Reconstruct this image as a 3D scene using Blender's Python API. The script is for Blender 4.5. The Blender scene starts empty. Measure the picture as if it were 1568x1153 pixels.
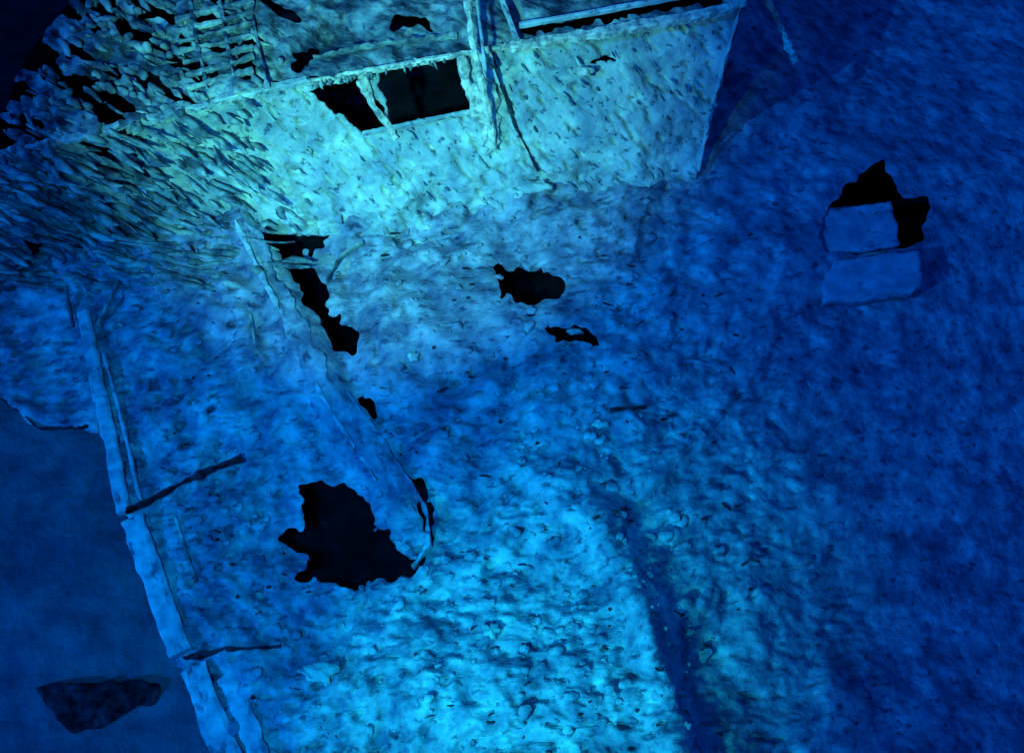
import bpy, math, random
import numpy as np
from mathutils import Vector
random.seed(7); np.random.seed(7)
scene=bpy.context.scene
TILT=math.radians(28); D=15.25; F=35/36*1568
CAM=np.array([0,-D*math.sin(TILT),D*math.cos(TILT)])
FW=np.array([0,math.sin(TILT),-math.cos(TILT)]); UP=np.array([0,math.cos(TILT),math.sin(TILT)]); RT=np.array([1.,0,0])
def P(px,py,z=0.0):
    """view pixel coordinates and height -> point on the camera ray, metres"""
    px=np.asarray(px,float);py=np.asarray(py,float);z=np.asarray(z,float)
    r=FW+((px-784)/F)[...,None]*RT+((576.5-py)/F)[...,None]*UP
    t=(z-CAM[2])/r[...,2]
    return CAM+r*t[...,None]
def _h(i,j,s):
    n=(i*374761393+j*668265263+s*2147483647)&0xffffffff
    n=((n^(n>>13))*1274126177)&0xffffffff
    return ((n^(n>>16))&0xffff)/65535.0
def vn(x,y,s=0):
    xi=np.floor(x).astype(np.int64);yi=np.floor(y).astype(np.int64)
    fx=x-xi;fy=y-yi;fx=fx*fx*(3-2*fx);fy=fy*fy*(3-2*fy)
    a=_h(xi,yi,s);b=_h(xi+1,yi,s);c=_h(xi,yi+1,s);d=_h(xi+1,yi+1,s)
    return (a+(b-a)*fx)*(1-fy)+(c+(d-c)*fx)*fy
def fbm(x,y,s=0,o=4):
    r=0;a=.5;t=0
    for k in range(o):
        r=r+a*vn(x,y,s+k*17);t+=a;a*=.5;x,y=(x*1.62+y*1.22)+5.1,(y*1.62-x*1.22)+3.7
    return r/t
def rot(x,y,deg):
    a=math.radians(deg);return x*math.cos(a)+y*math.sin(a),-x*math.sin(a)+y*math.cos(a)
def inpoly(x,y,poly):
    r=np.zeros(x.shape,bool);n=len(poly)
    for i in range(n):
        x1,y1=poly[i];x2,y2=poly[(i+1)%n]
        if y1==y2: continue
        c=((y1>y)!=(y2>y))&(x<(x2-x1)*(y-y1)/(y2-y1)+x1)
        r^=c
    return r
def dline(x,y,pts):
    d=np.full(np.shape(x),1e9)
    for (x1,y1),(x2,y2) in zip(pts[:-1],pts[1:]):
        t=np.clip(((x-x1)*(x2-x1)+(y-y1)*(y2-y1))/((x2-x1)**2+(y2-y1)**2),0,1)
        d=np.minimum(d,np.hypot(x-x1-t*(x2-x1),y-y1-t*(y2-y1)))
    return d
# ---------- materials : silt over rust, with mottled patches and dark stretched flecks
def mat(name,light,dark,scale=3,lo=.38,hi=.62,bump=.5,rough=.9,patch=(.5,.55,.65),bd=.05,fleck=None,pscale=1.0,fd=(.3,.33,.4)):
    m=bpy.data.materials.new(name);m.use_nodes=True;nt=m.node_tree;N=nt.nodes;L=nt.links
    b=N['Principled BSDF'];b.inputs['Roughness'].default_value=rough
    b.inputs['Specular IOR Level'].default_value=.06
    tc=N.new('ShaderNodeTexCoord')
    def noise(s,d,r,vec,dist=0.):
        n=N.new('ShaderNodeTexNoise');n.inputs['Scale'].default_value=s;n.inputs['Detail'].default_value=d;n.inputs['Roughness'].default_value=r;n.inputs['Distortion'].default_value=dist
        L.new(vec,n.inputs['Vector']);return n.outputs['Fac']
    def ramp(f,a,b2,c0,c1):
        c=N.new('ShaderNodeValToRGB');c.color_ramp.elements[0].position=a;c.color_ramp.elements[1].position=b2
        c.color_ramp.elements[0].color=(*c0,1);c.color_ramp.elements[1].color=(*c1,1);L.new(f,c.inputs[0]);return c.outputs[0]
    def mul(a,b2):
        mx=N.new('ShaderNodeMix');mx.data_type='RGBA';mx.blend_type='MULTIPLY';mx.inputs[0].default_value=1
        L.new(a,mx.inputs[6]);L.new(b2,mx.inputs[7]);return mx.outputs[2]
    ob=tc.outputs['Object']
    n1=noise(scale,5,.62,ob)
    col=mul(ramp(n1,lo,hi,dark,light),ramp(noise(pscale,3,.65,ob),.40,.62,patch,(1,1,1)))
    h=n1
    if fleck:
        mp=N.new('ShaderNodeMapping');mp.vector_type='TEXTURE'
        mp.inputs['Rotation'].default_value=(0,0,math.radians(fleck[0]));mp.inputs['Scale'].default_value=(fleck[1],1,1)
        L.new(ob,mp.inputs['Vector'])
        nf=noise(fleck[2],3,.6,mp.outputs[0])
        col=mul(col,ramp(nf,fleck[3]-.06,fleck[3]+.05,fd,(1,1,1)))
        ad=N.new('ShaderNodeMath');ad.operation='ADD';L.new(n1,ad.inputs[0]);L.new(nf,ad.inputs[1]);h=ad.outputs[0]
    L.new(col,b.inputs['Base Color'])
    bp=N.new('ShaderNodeBump');bp.inputs['Strength'].default_value=bump;bp.inputs['Distance'].default_value=bd
    L.new(h,bp.inputs['Height']);L.new(bp.outputs[0],b.inputs['Normal'])
    return m
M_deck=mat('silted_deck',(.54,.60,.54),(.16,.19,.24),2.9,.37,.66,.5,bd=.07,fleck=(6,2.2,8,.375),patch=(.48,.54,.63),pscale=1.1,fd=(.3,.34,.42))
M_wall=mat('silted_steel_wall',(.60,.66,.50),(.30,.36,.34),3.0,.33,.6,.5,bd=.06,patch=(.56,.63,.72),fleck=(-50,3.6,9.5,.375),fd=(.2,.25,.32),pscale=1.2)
M_roof=mat('rusted_roof',(.42,.50,.42),(.07,.10,.13),3.,.38,.64,.7,bd=.07,fleck=(-28,3,6,.43),patch=(.35,.42,.5))
M_rust=mat('rusticle_crust',(.48,.58,.44),(.09,.12,.14),3.5,bump=.5,patch=(.35,.41,.47),pscale=1.6)
M_plate=mat('silted_plate',(.38,.43,.44),(.22,.27,.30),3,bump=.3,patch=(.75,.79,.83),fleck=(10,2,8,.37))
M_ribm=mat('silted_rib_plate',(.46,.53,.50),(.18,.22,.26),3,bump=.5,patch=(.55,.6,.68),fleck=(-62,2.4,7,.40))
M_trim=mat('encrusted_steel',(.52,.62,.56),(.24,.3,.32),4,.3,.6,.6,patch=(.7,.75,.8),fleck=(-60,2,6,.39))
M_cream=mat('pale_painted_steel',(.88,.76,.54),(.26,.29,.25),8,.38,.55,.6,patch=(.65,.7,.7),pscale=2.5)
M_dark=mat('shaded_rust_interior',(.010,.012,.018),(.004,.005,.008),3,bump=.3)  # near-black so hold and room stay dark; shade put into the base colour
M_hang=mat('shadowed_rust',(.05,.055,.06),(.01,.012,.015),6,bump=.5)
M_sand=mat('seabed_mud',(.22,.26,.26),(.10,.125,.15),1.3,lo=.33,hi=.66,bump=.6,bd=.25,pscale=.3)  # mud base darkened to stand for light lost in deeper water
def relax(V,Q,it=3):
    E=np.concatenate([Q[:,[0,1]],Q[:,[1,2]],Q[:,[2,3]],Q[:,[3,0]]]);E.sort(1)
    key=E[:,0].astype(np.int64)*len(V)+E[:,1];u,c=np.unique(key,return_counts=True);u=u[c==1]
    a=u//len(V);b=u%len(V)
    for _ in range(it):
        S=np.zeros_like(V);n=np.zeros(len(V))
        np.add.at(S,a,V[b]);np.add.at(S,b,V[a]);np.add.at(n,a,1);np.add.at(n,b,1)
        m=n>0;V[m]=.4*V[m]+.6*S[m]/n[m][:,None]
    return V
def mk(name,V,Fc,m,parent=None,smooth=True,solid=0,rel=0):
    me=bpy.data.meshes.new(name)
    V=np.asarray(V,float);Fc=np.asarray(Fc)
    if rel: V=relax(V.copy(),Fc,rel)
    k=Fc.shape[1];n=len(Fc)
    me.vertices.add(len(V));me.vertices.foreach_set('co',V.ravel())
    me.loops.add(n*k);me.loops.foreach_set('vertex_index',Fc.ravel().astype(np.int32))
    me.polygons.add(n);me.polygons.foreach_set('loop_start',np.arange(0,n*k,k,dtype=np.int32))
    me.polygons.foreach_set('loop_total',np.full(n,k,dtype=np.int32))
    me.update(calc_edges=True)
    me.polygons.foreach_set('use_smooth',np.full(n,smooth,dtype=bool))
    me.materials.append(m);o=bpy.data.objects.new(name,me);scene.collection.objects.link(o)
    if parent:o.parent=parent
    if solid:
        s=o.modifiers.new('plate','SOLIDIFY');s.thickness=solid;s.offset=-1
    return o
def empty(name):
    e=bpy.data.objects.new(name,None);scene.collection.objects.link(e);return e
def quads(nx,ny):
    i=np.arange(nx*ny).reshape(ny,nx)
    return np.stack([i[1:,:-1],i[1:,1:],i[:-1,1:],i[:-1,:-1]],-1).reshape(-1,4)
# ---------- deck shape
RY=[-400,0,260,500,700,850,1000,1153,1500];RX=[1040,1060,1060,1010,950,965,1010,1060,1200]
RIB=[(372,335),(400,395),(428,445),(455,505),(485,565),(520,630),(560,690),(595,745),(614,800)]
CREST=[(905,790),(950,860),(985,940),(1010,1020),(1030,1110),(1060,1220)]
def g(x,y,cx,cy,sx,sy,a=0):
    u,v=rot(x-cx,y-cy,a);return np.exp(-(u/sx)**2-(v/sy)**2)
def deckbase(x,y):
    d=np.maximum(x-np.interp(y,RY,RX),0)/100.
    z=-(0.14*d+0.10*d**1.7)
    z=z-1.2*np.clip((250-y)/250,0,2)*np.clip((d-.3)/2,0,1)
    z=z+.42*g(x,y,790,650,120,130)+.2*g(x,y,720,510,140,45,-15)-.4*g(x,y,700,390,240,60)
    z=z-.25*g(x,y,530,800,120,110)+.25*g(x,y,650,1050,250,90)
    z=z+.42*np.exp(-(dline(x,y,CREST)/36)**2)-.25*np.clip((y-780)/120,0,1)*np.clip(d/.8,0,1)
    z=z+.18*g(x,y,330,800,60,120)-.25*g(x,y,450,420,70,120,-30)+.2*g(x,y,270,620,80,60)
    s=np.clip((260-x)/260,0,1)*np.clip((700-y)/200,0,1);z=z-.5*s
    return np.maximum(z,-6.2)
def deckz(x,y):
    x=np.asarray(x,float);y=np.asarray(y,float)
    z=deckbase(x,y)
    k=np.clip(1-(x-1020)/450,.25,1)
    rb=1/(1+np.exp((dline(x,y,RIB)-30)/6.))
    sm=g(x,y,730,510,140,45,-15)
    q=(1-.8*rb)*(1-.7*np.clip(sm*1.4,0,1))
    wx=x+70*(fbm(x/150,y/150,61,2)-.5);wy=y+90*(fbm(x/150,y/150,71,2)-.5)
    a,b=rot(wx,wy,-8)
    z=z+.22*(fbm(x/130,y/130,1,3)-.5)*2
    z=z+k*q*(.21*(fbm(a/48,b/38,5,4)-.5)*2+.045*(1-np.abs(2*fbm(a/30,b/20,9,2)-1)*2))
    z=z-k*q*.10*np.clip(fbm(a/26,b/11,31,2)-.63,0,1)*6
    z=z+.24*rb
    return z
jit=lambda x,y,a=9,s=50:(x+a*(fbm(x/15,y/15,s,3)-.5)*2.8,y+a*(fbm(x/15,y/15,s+9,3)-.5)*2.8)
HOLES=[
 [(458,742),(480,735),(505,745),(530,738),(560,765),(575,805),(602,822),(614,850),(654,854),(632,884),(590,888),(525,905),(495,890),(452,888),(480,855),(434,836),(434,810),(462,812),(466,790)],
 [(755,406),(800,414),(835,414),(870,430),(858,462),(800,464),(766,452)],
 [(388,316),(420,340),(465,360),(504,358),(502,380),(470,384),(476,408),(504,440),(504,470),(512,484),(532,493),(556,510),(538,548),(508,534),(490,484),(468,464),(445,412),(412,372)],
 [(830,503),(870,498),(918,515),(918,532),(885,528),(850,515)],
 [(550,600),(568,610),(580,648),(564,642)],
 [(622,720),(650,740),(666,790),(664,830),(642,864),(648,800),(636,760)],
 [(1256,328),(1304,278),(1352,244),(1372,302),(1422,308),(1412,372),(1385,380),(1262,384)],
]
OUT=[(-700,240),(-700,590),(0,606),(50,650),(158,662),(195,790),(265,1000),(300,1060),(345,1160),(480,1500),(2300,1500),(2300,-500),(1080,-500),(1070,180),(1030,235)]
def sheet(name,x0,x1,y0,y1,step,zf,outline,holes,m,parent,hfun=None,solid=.03,ja=9):
    xs=np.arange(x0,x1+1,step);ys=np.arange(y0,y1+1,step)
    X,Y=np.meshgrid(xs,ys);Z=zf(X,Y);V=P(X,Y,Z).reshape(-1,3)
    Q=quads(len(xs),len(ys))
    cx=X.ravel()[Q].mean(1);cy=Y.ravel()[Q].mean(1)
    jx,jy=jit(cx,cy,ja)
    keep=np.ones(len(Q),bool)
    if outline: keep&=inpoly(*(jit(cx,cy,5,80)),outline)
    for h in holes: keep&=~inpoly(jx,jy,h)
    if hfun is not None: keep&=~hfun(cx,cy)
    return mk(name,V,Q[keep],m,parent,solid=solid,rel=2 if ja else 0)
wreck=empty('shipwreck_deck')
sheet('deck_plating',-300,2100,-200,1360,3.5,deckz,OUT,HOLES,M_deck,wreck,solid=0)
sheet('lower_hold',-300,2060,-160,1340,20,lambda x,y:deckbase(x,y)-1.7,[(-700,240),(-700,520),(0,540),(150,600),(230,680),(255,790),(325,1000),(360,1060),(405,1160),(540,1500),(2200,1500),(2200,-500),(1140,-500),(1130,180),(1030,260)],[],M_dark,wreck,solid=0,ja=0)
hp=[(-700,590),(0,606),(50,650),(158,662),(195,790),(265,1000),(300,1060),(345,1160),(480,1500)]
def resamp(pts,n):
    pts=np.array(pts,float);s=np.r_[0,np.cumsum(np.linalg.norm(np.diff(pts,axis=0),axis=1))]
    t=np.linspace(0,s[-1],n);return np.stack([np.interp(t,s,pts[:,k]) for k in range(pts.shape[1])],1)
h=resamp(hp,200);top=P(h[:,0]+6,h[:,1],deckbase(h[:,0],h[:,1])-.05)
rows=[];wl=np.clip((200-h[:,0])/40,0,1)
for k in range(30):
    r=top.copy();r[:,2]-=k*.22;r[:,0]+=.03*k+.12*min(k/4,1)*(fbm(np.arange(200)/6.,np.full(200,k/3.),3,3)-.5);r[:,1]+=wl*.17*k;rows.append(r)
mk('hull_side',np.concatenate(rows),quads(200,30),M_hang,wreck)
# ---------- beams
def beam(name,pts,w,hh,m,parent,seg=.06,rough=.15,n=8,seed=0,power=.5):
    pts=np.array(pts,float);L=np.linalg.norm(np.diff(pts,axis=0),axis=1).sum()
    k=max(3,int(L/seg));c=resamp(pts,k)
    t=np.gradient(c,axis=0);t/=np.linalg.norm(t,axis=1)[:,None]
    s=np.cross(t,np.array([0,0,1.]));s/=np.maximum(np.linalg.norm(s,axis=1),1e-6)[:,None];u=np.cross(s,t)
    V=[];rs=np.random.RandomState(seed)
    W=w*(1+rough*(fbm(np.arange(k)/3.,np.full(k,seed*3.1),seed,3)-.5)*4);H=hh*(1+rough*(rs.rand(k)-.5)*1.2)
    c=c+s*((fbm(np.arange(k)/9.,np.full(k,seed*1.7),seed+5,3)-.5)*w*rough*2)[:,None]
    for j in range(n):
        a=2*math.pi*(j+.5)/n;ca,sa=math.cos(a),math.sin(a)
        ca=math.copysign(abs(ca)**power,ca);sa=math.copysign(abs(sa)**power,sa)
        V.append(c+s*(ca*W/2*(1+rough*.5*(rs.rand(k)-.5)))[:,None]+u*(sa*H/2)[:,None])
    V=np.stack(V,1).reshape(-1,3)
    Fc=[[i*n+j,i*n+(j+1)%n,(i+1)*n+(j+1)%n,(i+1)*n+j] for i in range(k-1) for j in range(n)]
    for b0 in (0,(k-1)*n):
        for j in range(n//2-1):
            Fc.append([b0+j,b0+j+1,b0+n-2-j,b0+n-1-j])
    return mk(name,V,np.array(Fc),m,parent,smooth=False)
def PP(l,dz=0,zf=deckbase):
    a=np.array(l,float)
    return P(a[:,0],a[:,1],(zf(a[:,0],a[:,1]) if zf else 0)+dz)
rail=empty('deck_edge_bulwark')
beam('top_plate_1',PP([(128,480),(150,590),(170,680),(190,785)],.14),.20,.14,M_trim,rail,seed=1)
beam('top_plate_2',PP([(203,795),(236,890),(278,1000)],.14),.32,.14,M_trim,rail,seed=2,rough=.1)
beam('top_plate_3',PP([(296,1022),(322,1090),(352,1160),(420,1330)],.14),.34,.14,M_trim,rail,seed=3,rough=.1)
beam('inner_rail_1',PP([(160,545),(188,650),(216,768)],.12),.05,.1,M_trim,rail,seed=4,rough=.3)
beam('inner_rail_2',PP([(268,790),(300,890)],.1),.05,.08,M_rust,rail,seed=5,rough=.3)
beam('inner_rail_3',PP([(345,1035),(375,1090),(400,1160),(440,1250)],.14),.24,.1,M_trim,rail,seed=6,rough=.2)
beam('cross_beam_shade_1',PP([(192,782),(225,768),(260,748),(318,722),(372,702)],.16),.06,.12,M_hang,rail,seed=7,rough=.9)  # dark strip modelled in place of a crossbeam's shadow line
beam('cross_beam_shade_2',PP([(282,1006),(350,996),(430,988)],.14),.045,.12,M_hang,rail,seed=8,rough=.9)  # second dark strip, also standing in for a crossbeam shadow
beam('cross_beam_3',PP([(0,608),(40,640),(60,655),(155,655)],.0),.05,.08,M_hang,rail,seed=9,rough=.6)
for i,(a,b) in enumerate([((150,500),(180,432)),((112,500),(100,440)),((380,460),(392,540))]):
    beam('stanchion_%d'%i,PP([a,b],.1),.05,.08,M_rust,rail,seed=20+i)
rib=empty('collapsed_deck_rib')
RL=resamp(RIB,22)
beam('rib_web',PP(RL[:-2],-.01,deckz),.30,.10,M_ribm,rib,seed=11,rough=.3)
beam('rib_edge',PP(RL[0:7]+np.array([-12,4]),.05,deckz),.07,.07,M_trim,rib,seed=15,rough=.6)
beam('rib_edge_lower',PP(RL[11:19]+np.array([-12,6]),.04,deckz),.04,.06,M_trim,rib,seed=17,rough=.9)
beam('rib_flange',PP([(530,600),(590,685),(628,735),(655,790),(655,835),(632,868)],.12),.06,.18,M_deck,rib,seed=12,rough=.6)
beam('rib_tail',PP([(600,760),(622,800),(636,840)],.06),.38,.14,M_ribm,rib,seed=16,rough=.3)
beam('rib_bracket',PP([(500,430),(520,395),(555,370)],.1),.05,.12,M_rust,rib,seed=14,rough=.4)
# ---------- deckhouse
house=empty('deckhouse')
pairs=np.array([[-300,300,-300,480],[0,238,0,400],[200,193,170,345],[380,142,370,335],[470,122,480,335],[620,95,620,332],[780,68,800,300],[950,40,940,290],[1137,3,1068,268]],float)
HZ=2.2
k=resamp(pairs,460);nv=104
v=np.linspace(0,1.12,nv)[:,None]
PX=k[None,:,0]*(1-v)+k[None,:,2]*v;PY=k[None,:,1]*(1-v)+k[None,:,3]*v
a,b=rot(PX,PY,45)
WZ=HZ*(1-v)+0*PX+.08*(fbm(a/60,b/30,21,4)-.5)*2+.08*(fbm(PX/90,PY/90,4,2)-.5)*2-.08*np.clip(fbm(a/24,b/7,44,2)-.62,0,1)*6
WZ=WZ+np.clip((v-.6)/.4,0,1)*.6*(fbm(PX/45,PY/30,8,4)-.55)
V=P(PX,PY,WZ).reshape(-1,3);Q=quads(460,nv)
cx=PX.ravel()[Q].mean(1);cy=PY.ravel()[Q].mean(1)
WIN=[[(474,140),(553,118),(602,192),(558,205)],[(576,116),(702,86),(738,167),(603,192)],[(895,96),(925,86),(942,95),(930,100)]]
jx,jy=jit(cx,cy,6,60);keep=np.ones(len(Q),bool)
for w in WIN: keep&=~inpoly(jx,jy,w)
keep&=~((cx<230)&(fbm(*[q/s for q,s in zip(rot(cx,cy,18),(60,9))],71,3)>.54))
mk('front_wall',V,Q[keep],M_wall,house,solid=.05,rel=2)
ROOF=[(1137,3),(950,40),(780,68),(620,95),(470,122),(380,142),(200,193),(0,238),(-60,240),(0,180),(40,90),(110,0),(150,-60),(200,-400),(1230,-400)]  # upper-left edge cut to an arc, its shape standing in for vignette darkness
def roofz(x,y):
    a,b=rot(x,y,25)
    return HZ+.18*(fbm(a/55,b/40,14,4)-.5)*2+.08*(1-np.abs(2*fbm(a/26,b/18,19,2)-1)*2)*np.clip((900-x)/500,.3,1)-.3*g(x,y,515,65,50,25)
RH=[[(595,28),(625,18),(655,28),(668,48),(635,42),(610,50)],[(447,92),(466,95),(462,112),(448,108)],
 [(800,42),(1105,-12),(1108,4),(950,30),(805,55)],[(270,60),(300,40),(310,66),(280,78)],[(305,25),(345,15),(350,28),(310,38)],[(320,70),(360,62),(365,78),(322,85)],[(360,90),(388,84),(390,120),(365,128)],[(100,130),(150,125),(160,150),(120,160)],[(368,138),(440,120),(445,132),(372,152)],[(275,172),(320,160),(322,168),(278,180)]]
def rhole(x,y):
    a,b=rot(x,y,28)
    n=fbm(a/46,b/17,91,4)
    return (n>np.interp(x,[0,200,420,600,1200],[.48,.52,.60,.82,.9]))
sheet('roof_plating',-80,1240,-300,250,3.5,roofz,ROOF,RH,M_roof,house,hfun=rhole,solid=0)
def vwall(nm,p,zt,zb,m,n=60):
    c=resamp(np.array(p),n);T=P(c[:,0],c[:,1],zt);B=T.copy();B[:,2]=zb
    rows=[T*(1-q)+B*q+np.array([1,0,0])*.06*(vn(np.arange(n)/3.,np.full(n,q*20),2)-.5)[:,None] for q in np.linspace(0,1,20)]
    mk(nm,np.concatenate(rows),quads(n,20),m,house)
vwall('end_wall',[(1137,3),(1210,-300)],HZ-.02,-5,M_rust)
vwall('back_wall',[(1210,-300),(190,-300)],HZ-.02,-5,M_rust)
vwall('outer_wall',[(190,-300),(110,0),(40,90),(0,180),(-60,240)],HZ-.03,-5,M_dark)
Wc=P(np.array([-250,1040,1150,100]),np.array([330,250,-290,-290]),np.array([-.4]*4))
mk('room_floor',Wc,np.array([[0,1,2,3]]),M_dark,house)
def wz(px,py):
    px=np.asarray(px,float);py=np.asarray(py,float)
    t=np.interp(px,k[:,0],k[:,1]);bb=np.interp(px,k[:,2],k[:,3])
    return HZ*(1-np.clip((py-t)/(bb-t),0,1.05))
beam('roof_edge_rail',PP([(780,72),(860,60),(950,44),(1050,28),(1120,12),(1137,0)],.08,wz),.17,.14,M_cream,house,seed=31,rough=.3)
beam('roof_edge_left',PP([(-100,265),(60,225),(200,190),(300,165),(380,143),(470,124)],.03,wz),.10,.12,M_wall,house,seed=32,rough=.6)
beam('window_head',PP([(470,128),(560,110),(640,97),(712,82),(780,70)],.06,wz),.05,.1,M_cream,house,seed=33,rough=.5)
beam('window_sill',PP([(555,206),(600,197),(670,182),(738,168)],.05,wz),.05,.1,M_wall,house,seed=34,rough=.3)
beam('window_mullion',PP([(555,120),(572,158),(598,195),(606,212)],.04,wz),.13,.08,M_cream,house,seed=35,rough=.6)
beam('window_post',PP([(706,84),(718,130),(735,190)],.05,wz),.14,.1,M_cream,house,seed=36,rough=.5)
beam('roof_curb',PP([(480,90),(560,72),(640,60),(700,55)],HZ+.04,None),.05,.1,M_rust,house,seed=37,rough=.8)
beam('roof_curb_2',PP([(795,40),(900,22),(1090,-14)],HZ+.12,None),.07,.1,M_trim,house,seed=38)
beam('roof_curb_3',PP([(750,-60),(772,10),(792,62)],HZ+.14,None),.08,.12,M_wall,house,seed=39)
beam('corner_edge',PP([(1137,3),(1110,90),(1085,180),(1068,262)],.0,wz),.05,.06,M_wall,house,seed=40,rough=.5)
for i in range(7):
    y=10+i*17
    beam('roof_slat_%d'%i,PP([(268+i*3,y+22+random.uniform(-4,4)),(330+i*4,y+6),(388,y-6+random.uniform(-4,4))],HZ+.12,None),.07,.08,M_rust,house,seed=50+i,rough=.9)
for i,x in enumerate((300,345,392)):
    beam('roof_frame_%d'%i,PP([(x-12,-20),(x+2,60),(x+16,135)],HZ+.12,None),.05,.08,M_roof,house,seed=60+i,rough=.7)
beam('dark_conduit',PP([(750,70),(768,130),(790,195),(825,262)],.05,wz),.03,.05,M_hang,house,seed=71,rough=.8)
pole=empty('fallen_davit_pole')
beam('pole_shaft',P(np.array([700,718,730,742,752,757]),np.array([-120,20,90,150,195,228]),np.array([3.0,2.75,2.45,1.75,1.25,.9])),.13,.11,M_cream,pole,seed=81,power=1,rough=.35)
beam('pole_foot',P(np.array([736,748,758]),np.array([125,185,232]),np.array([1.8,1.2,.8])),.32,.12,M_cream,pole,seed=82,rough=.7)
beam('pole_stay',P(np.array([722,738,744]),np.array([-60,60,110]),np.array([2.8,2.6,2.4])),.05,.05,M_trim,pole,seed=83,power=1)
cab=empty('hanging_steel_cable')
beam('cable',P(np.array([1150,1172,1190,1205,1216]),np.array([-60,0,38,70,98]),np.array([1.6,1.2,1,.8,.6])),.16,.12,M_cream,cab,seed=84,power=1,rough=.7)
# ---------- deck hatch
hatch=empty('deck_hatch')
def plate(nm,poly,zo,th,m,par,sd=0):
    a=np.array(poly,float);n=24
    u=np.linspace(0,1,n)[None,:];w=np.linspace(0,1,n)[:,None]
    q=lambda c:(a[0,c]*(1-u)+a[1,c]*u)*(1-w)+(a[3,c]*(1-u)+a[2,c]*u)*w
    X=q(0);Y=q(1);zc=deckbase(*a.mean(0))
    X,Y=jit(X,Y,3,33+sd)
    Z=zc+zo+.04*(fbm(X/30,Y/30,6,3)-.5)*2
    return mk(nm,P(X,Y,Z).reshape(-1,3),quads(n,n),m,par,solid=th)
plate('hatch_cover',[(1248,322),(1366,309),(1379,375),(1246,388)],.24,.12,M_plate,hatch)
plate('hatch_step',[(1256,402),(1408,383),(1412,438),(1262,460)],.42,.34,M_plate,hatch,3)
# ---------- rusticles / encrustation
def spindles(name,items,m,n=6,R=(.25,.85,1,.7,.2),flat=.8,smooth=True):
    R=np.array(R);N=len(items)
    p0=np.array([i[0] for i in items]);p1=np.array([i[1] for i in items]);r=np.array([i[2] for i in items])
    d=p1-p0;L=np.linalg.norm(d,axis=1);t=d/L[:,None]
    s=np.cross(t,[0,0,1]);s/=np.maximum(np.linalg.norm(s,axis=1),1e-6)[:,None];u=np.cross(s,t)
    c0=np.random.uniform(-.15,.15,N)*L;V=np.zeros((N,5,n,3))
    for i,q in enumerate((0,.2,.5,.8,1)):
        c=p0+d*q+s*(c0*math.sin(q*3.1))[:,None]
        for j in range(n):
            a=2*math.pi*j/n;rr=r*R[i]*np.random.uniform(.55,1.45,N)
            V[:,i,j]=c+s*(math.cos(a)*rr)[:,None]+u*(math.sin(a)*rr*flat)[:,None]
    f=np.array([(i*n+j,i*n+(j+1)%n,(i+1)*n+(j+1)%n,(i+1)*n+j) for i in range(4) for j in range(n)])
    Fc=(f[None]+(np.arange(N)*5*n)[:,None,None]).reshape(-1,4)
    return mk(name,V.reshape(-1,3),Fc,m,smooth=smooth)
def flow(x,y,ang,L,z0,z1,r):
    a=math.radians(ang)
    return P(x,y,z0),P(x+L*math.cos(a),y+L*math.sin(a),z1),r
it=[]
for _ in range(1250):
    x=random.uniform(-120,430);y=random.uniform(-60,440)
    if x/400+random.random()*.9>1.2: continue
    if y<200-1.6*x: continue
    t=float(np.interp(x,k[:,0],k[:,1]));bb=float(np.interp(x,k[:,2],k[:,3]))
    if y<t: z=HZ+.06;ang=30+random.gauss(0,16);L=random.uniform(10,40)
    elif y<bb: z=float(wz(x,y))+.05;ang=20+x*.04+random.gauss(0,7);L=random.uniform(18,65)
    else: z=float(deckz(x,y))+.05;ang=8+random.gauss(0,6);L=random.uniform(25,85)
    r=random.uniform(.02,.08);it.append(flow(x,y,ang,L,z+random.uniform(0,.1),z-random.uniform(.02,.14),r))
for _ in range(110):
    x=random.uniform(200,1060);t=float(np.interp(x,k[:,0],k[:,1]));bb=float(np.interp(x,k[:,2],k[:,3]));y=random.uniform(t+8,bb)
    if (470<x<740 and y<t+100): continue
    z=float(wz(x,y));ang=28+x*.03+random.gauss(0,10);L=random.uniform(8,22)
    it.append(flow(x,y,ang,L,z+.03,z-.02-L*.004,random.uniform(.015,.03)))
for _ in range(26):
    x=random.uniform(480,712);t=float(np.interp(x,k[:,0],k[:,1]))
    it.append(flow(x,t+6,80+random.gauss(0,10),random.uniform(5,14),float(wz(x,t))+.05,float(wz(x,t+12)),random.uniform(.015,.035)))
spindles('rusticles',it,M_rust)
n=2400
x=np.random.uniform(120,1300,n);y=np.random.uniform(300,1180,n)
ok=inpoly(x,y,OUT)&(np.random.rand(n)>(x-920)/200)&(dline(x,y,RIB)>35)
jx,jy=jit(x,y)
for w in HOLES: ok&=~inpoly(jx,jy,w)
x=x[ok];y=y[ok];z=deckz(x,y);it=[]
for i in range(len(x)):
    r=.02+.07*random.random()**4;L=r*100*random.uniform(1.4,3.)
    it.append(flow(x[i],y[i],random.gauss(-8 if y[i]>500 else 20,35),L,z[i]+r*.0,z[i]+r*.0,r))
spindles('deck_debris',it,M_deck,R=(.5,.9,1,.85,.5),flat=.5)
it=[]
for i in range(170):
    X0=random.uniform(220,1150);Y0=random.uniform(330,1150)
    if any(inpoly(np.array([X0]),np.array([Y0]),w)[0] for w in HOLES+[[(360,320),(650,860),(600,880),(330,330)]]): continue
    if not inpoly(np.array([X0-30]),np.array([Y0]),OUT)[0]: continue
    zz=float(deckz(X0,Y0));r=random.uniform(.012,.03)
    it.append(flow(X0,Y0,random.gauss(-5,25),random.uniform(5,20),zz+.02,zz-.0,r))
spindles('rust_fragments',it,M_hang,flat=.5)
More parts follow.
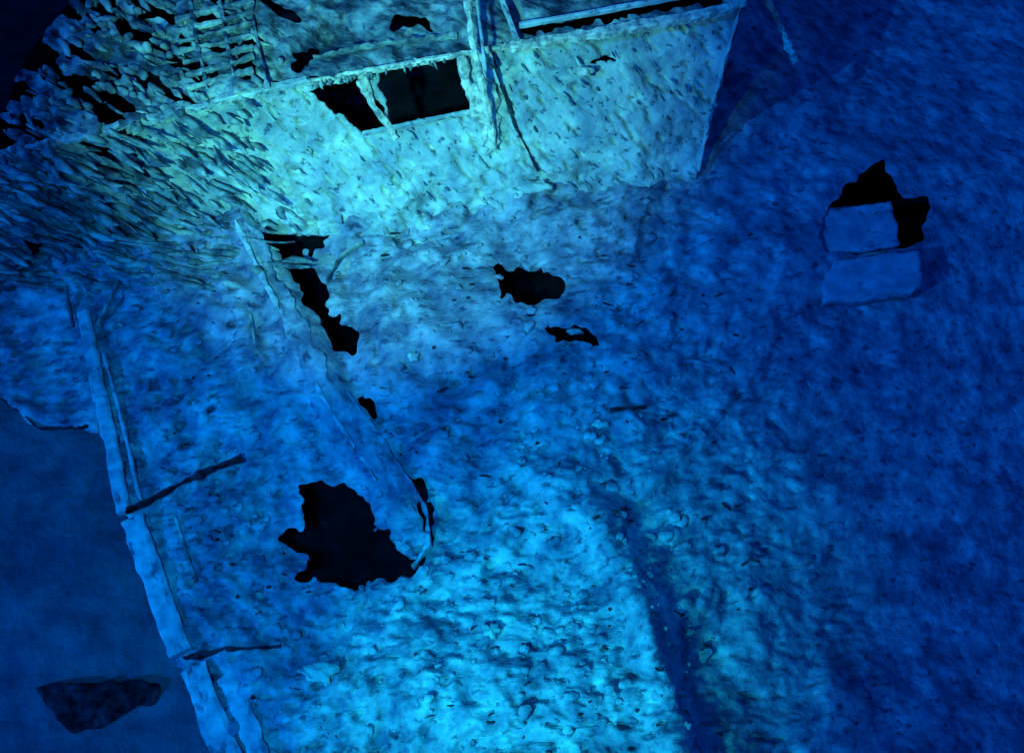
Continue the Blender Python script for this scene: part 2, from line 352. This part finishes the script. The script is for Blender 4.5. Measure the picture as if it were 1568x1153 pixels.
def lump(nm,x,y,w,h2,m,par,zo=.05,seed=0,th=.06):
    c=P(x,y,float(deckz(x,y))+zo) if par!=house else P(x,y,float(wz(x,y))+zo)
    n=16;mm=9;V=[];rs=np.random.RandomState(seed);pr=1+.7*(rs.rand(n)-.5)
    for i in range(mm):
        f=math.pi*i/(mm-1)
        for j in range(n):
            a=2*math.pi*j/n;q=pr[j]*(1+.25*(rs.rand()-.5))
            V.append(c+np.array([w/200*math.cos(a)*math.sin(f)**.6*q,h2/200*math.sin(a)*math.sin(f)**.6*q,th*math.cos(f)*q]))
    Fc=[[i*n+j,i*n+(j+1)%n,(i+1)*n+(j+1)%n,(i+1)*n+j] for i in range(mm-1) for j in range(n)]
    mk(nm,V,np.array(Fc),m,par,smooth=True)
wd=empty('broken_fittings')
for i,(x,y,w,hh,m) in enumerate([(493,1028,46,26,M_wall),(505,1036,20,30,M_wall),(880,508,26,10,M_cream),(918,650,30,12,M_wall),(752,965,22,18,M_wall),(632,547,20,16,M_wall),(815,285,55,28,M_wall),(712,302,30,20,M_wall),(965,545,24,8,M_wall)]):
    lump('fitting_%d'%i,x,y,w,hh,m,wd,seed=i)
beam('bent_rod_1',PP([(935,630),(960,625),(988,622)],.10),.035,.06,M_hang,wd,seed=101,rough=.9)
beam('bent_rod_2',PP([(975,548),(1010,560),(1060,552),(1098,560)],.04),.025,.05,M_deck,wd,seed=102,rough=.9)
lump('wall_light',896,110,30,14,M_cream,house,zo=.08)
# ---------- seabed
s=np.linspace(-1,1,361);c=np.sign(s)*(np.abs(s)*18+np.abs(s)**6*700)
X,Y=np.meshgrid(c,c[::-1]);Z=-6.4+.35*(fbm(X/3+50,Y/3+50,7,5)-.5)*2+.12*(fbm(X*1.2+90,Y*2+90,8,3)-.5)
R0=np.hypot((X+9.3)/1.9,(Y+9.4)/1.2)
Z=Z+1.0*np.clip(1.4-R0,0,1)*(.6+.8*fbm(X*1.5+90,Y*1.5+90,3,4))
mk('seabed',np.stack([X,Y,Z],-1).reshape(-1,3),quads(361,361),M_sand)
sheet('dark_seabed_sheet',30,300,1020,1140,5,lambda x,y:-6.15+.35*(fbm(x/40,y/30,5,3)-.5),[(52,1052),(120,1044),(252,1044),(240,1075),(195,1088),(165,1112),(110,1122),(80,1090)],[],M_hang,None,ja=16)  # dark ragged sheet laid over a darker part of the seabed
# ---------- light
sd=Vector((-.62,-.50,.62)).normalized()
sun=bpy.data.lights.new('sun','SUN');sun.energy=2.3;sun.angle=math.radians(.5);sun.color=(.0,.18,.95)
so=bpy.data.objects.new('sun',sun);so.rotation_euler=sd.to_track_quat('Z','Y').to_euler();scene.collection.objects.link(so)
w=bpy.data.worlds.new('World');scene.world=w;w.use_nodes=True;nt=w.node_tree
sk=nt.nodes.new('ShaderNodeTexSky');sk.sky_type='NISHITA';sk.sun_disc=False
sk.sun_elevation=math.asin(sd.z);sk.sun_rotation=math.atan2(sd.x,sd.y)
mx=nt.nodes.new('ShaderNodeMix');mx.data_type='RGBA';mx.blend_type='MULTIPLY';mx.inputs[0].default_value=1
mx.inputs[7].default_value=(.002,.135,.92,1)
bg=nt.nodes['Background'];bg.inputs[1].default_value=.13
nt.links.new(sk.outputs[0],mx.inputs[6]);nt.links.new(mx.outputs[2],bg.inputs[0])
def spot(nm,loc,tgt,e,col,size,blend,r=.2):
    l=bpy.data.lights.new(nm,'SPOT');l.energy=e;l.color=col;l.spot_size=math.radians(size);l.spot_blend=blend;l.shadow_soft_size=r
    o=bpy.data.objects.new(nm,l);o.location=loc;d=Vector(tgt)-Vector(loc);o.rotation_euler=d.to_track_quat('-Z','Y').to_euler();scene.collection.objects.link(o)
spot('submersible_floodlight',(-3.5,-5.5,10),tuple(P(600,120,1.)),11500,(.12,.77,.78),47,1)
spot('submersible_floodlight.001',(-3.2,-9.2,7.0),tuple(P(800,1090,0)),5600,(.015,.66,.80),42,1,.35)
spot('submersible_floodlight.002',(-2.0,-7,12.5),tuple(P(540,740,0)),7500,(.0,.27,.78),58,1,.4)
cd=bpy.data.cameras.new('camera');cd.lens=35;cd.sensor_width=36;cd.clip_end=3000
co=bpy.data.objects.new('camera',cd);co.location=CAM;co.rotation_euler=(TILT,0,0);scene.collection.objects.link(co);scene.camera=co
scene.view_settings.view_transform='Standard';scene.view_settings.look='None';scene.view_settings.exposure=0
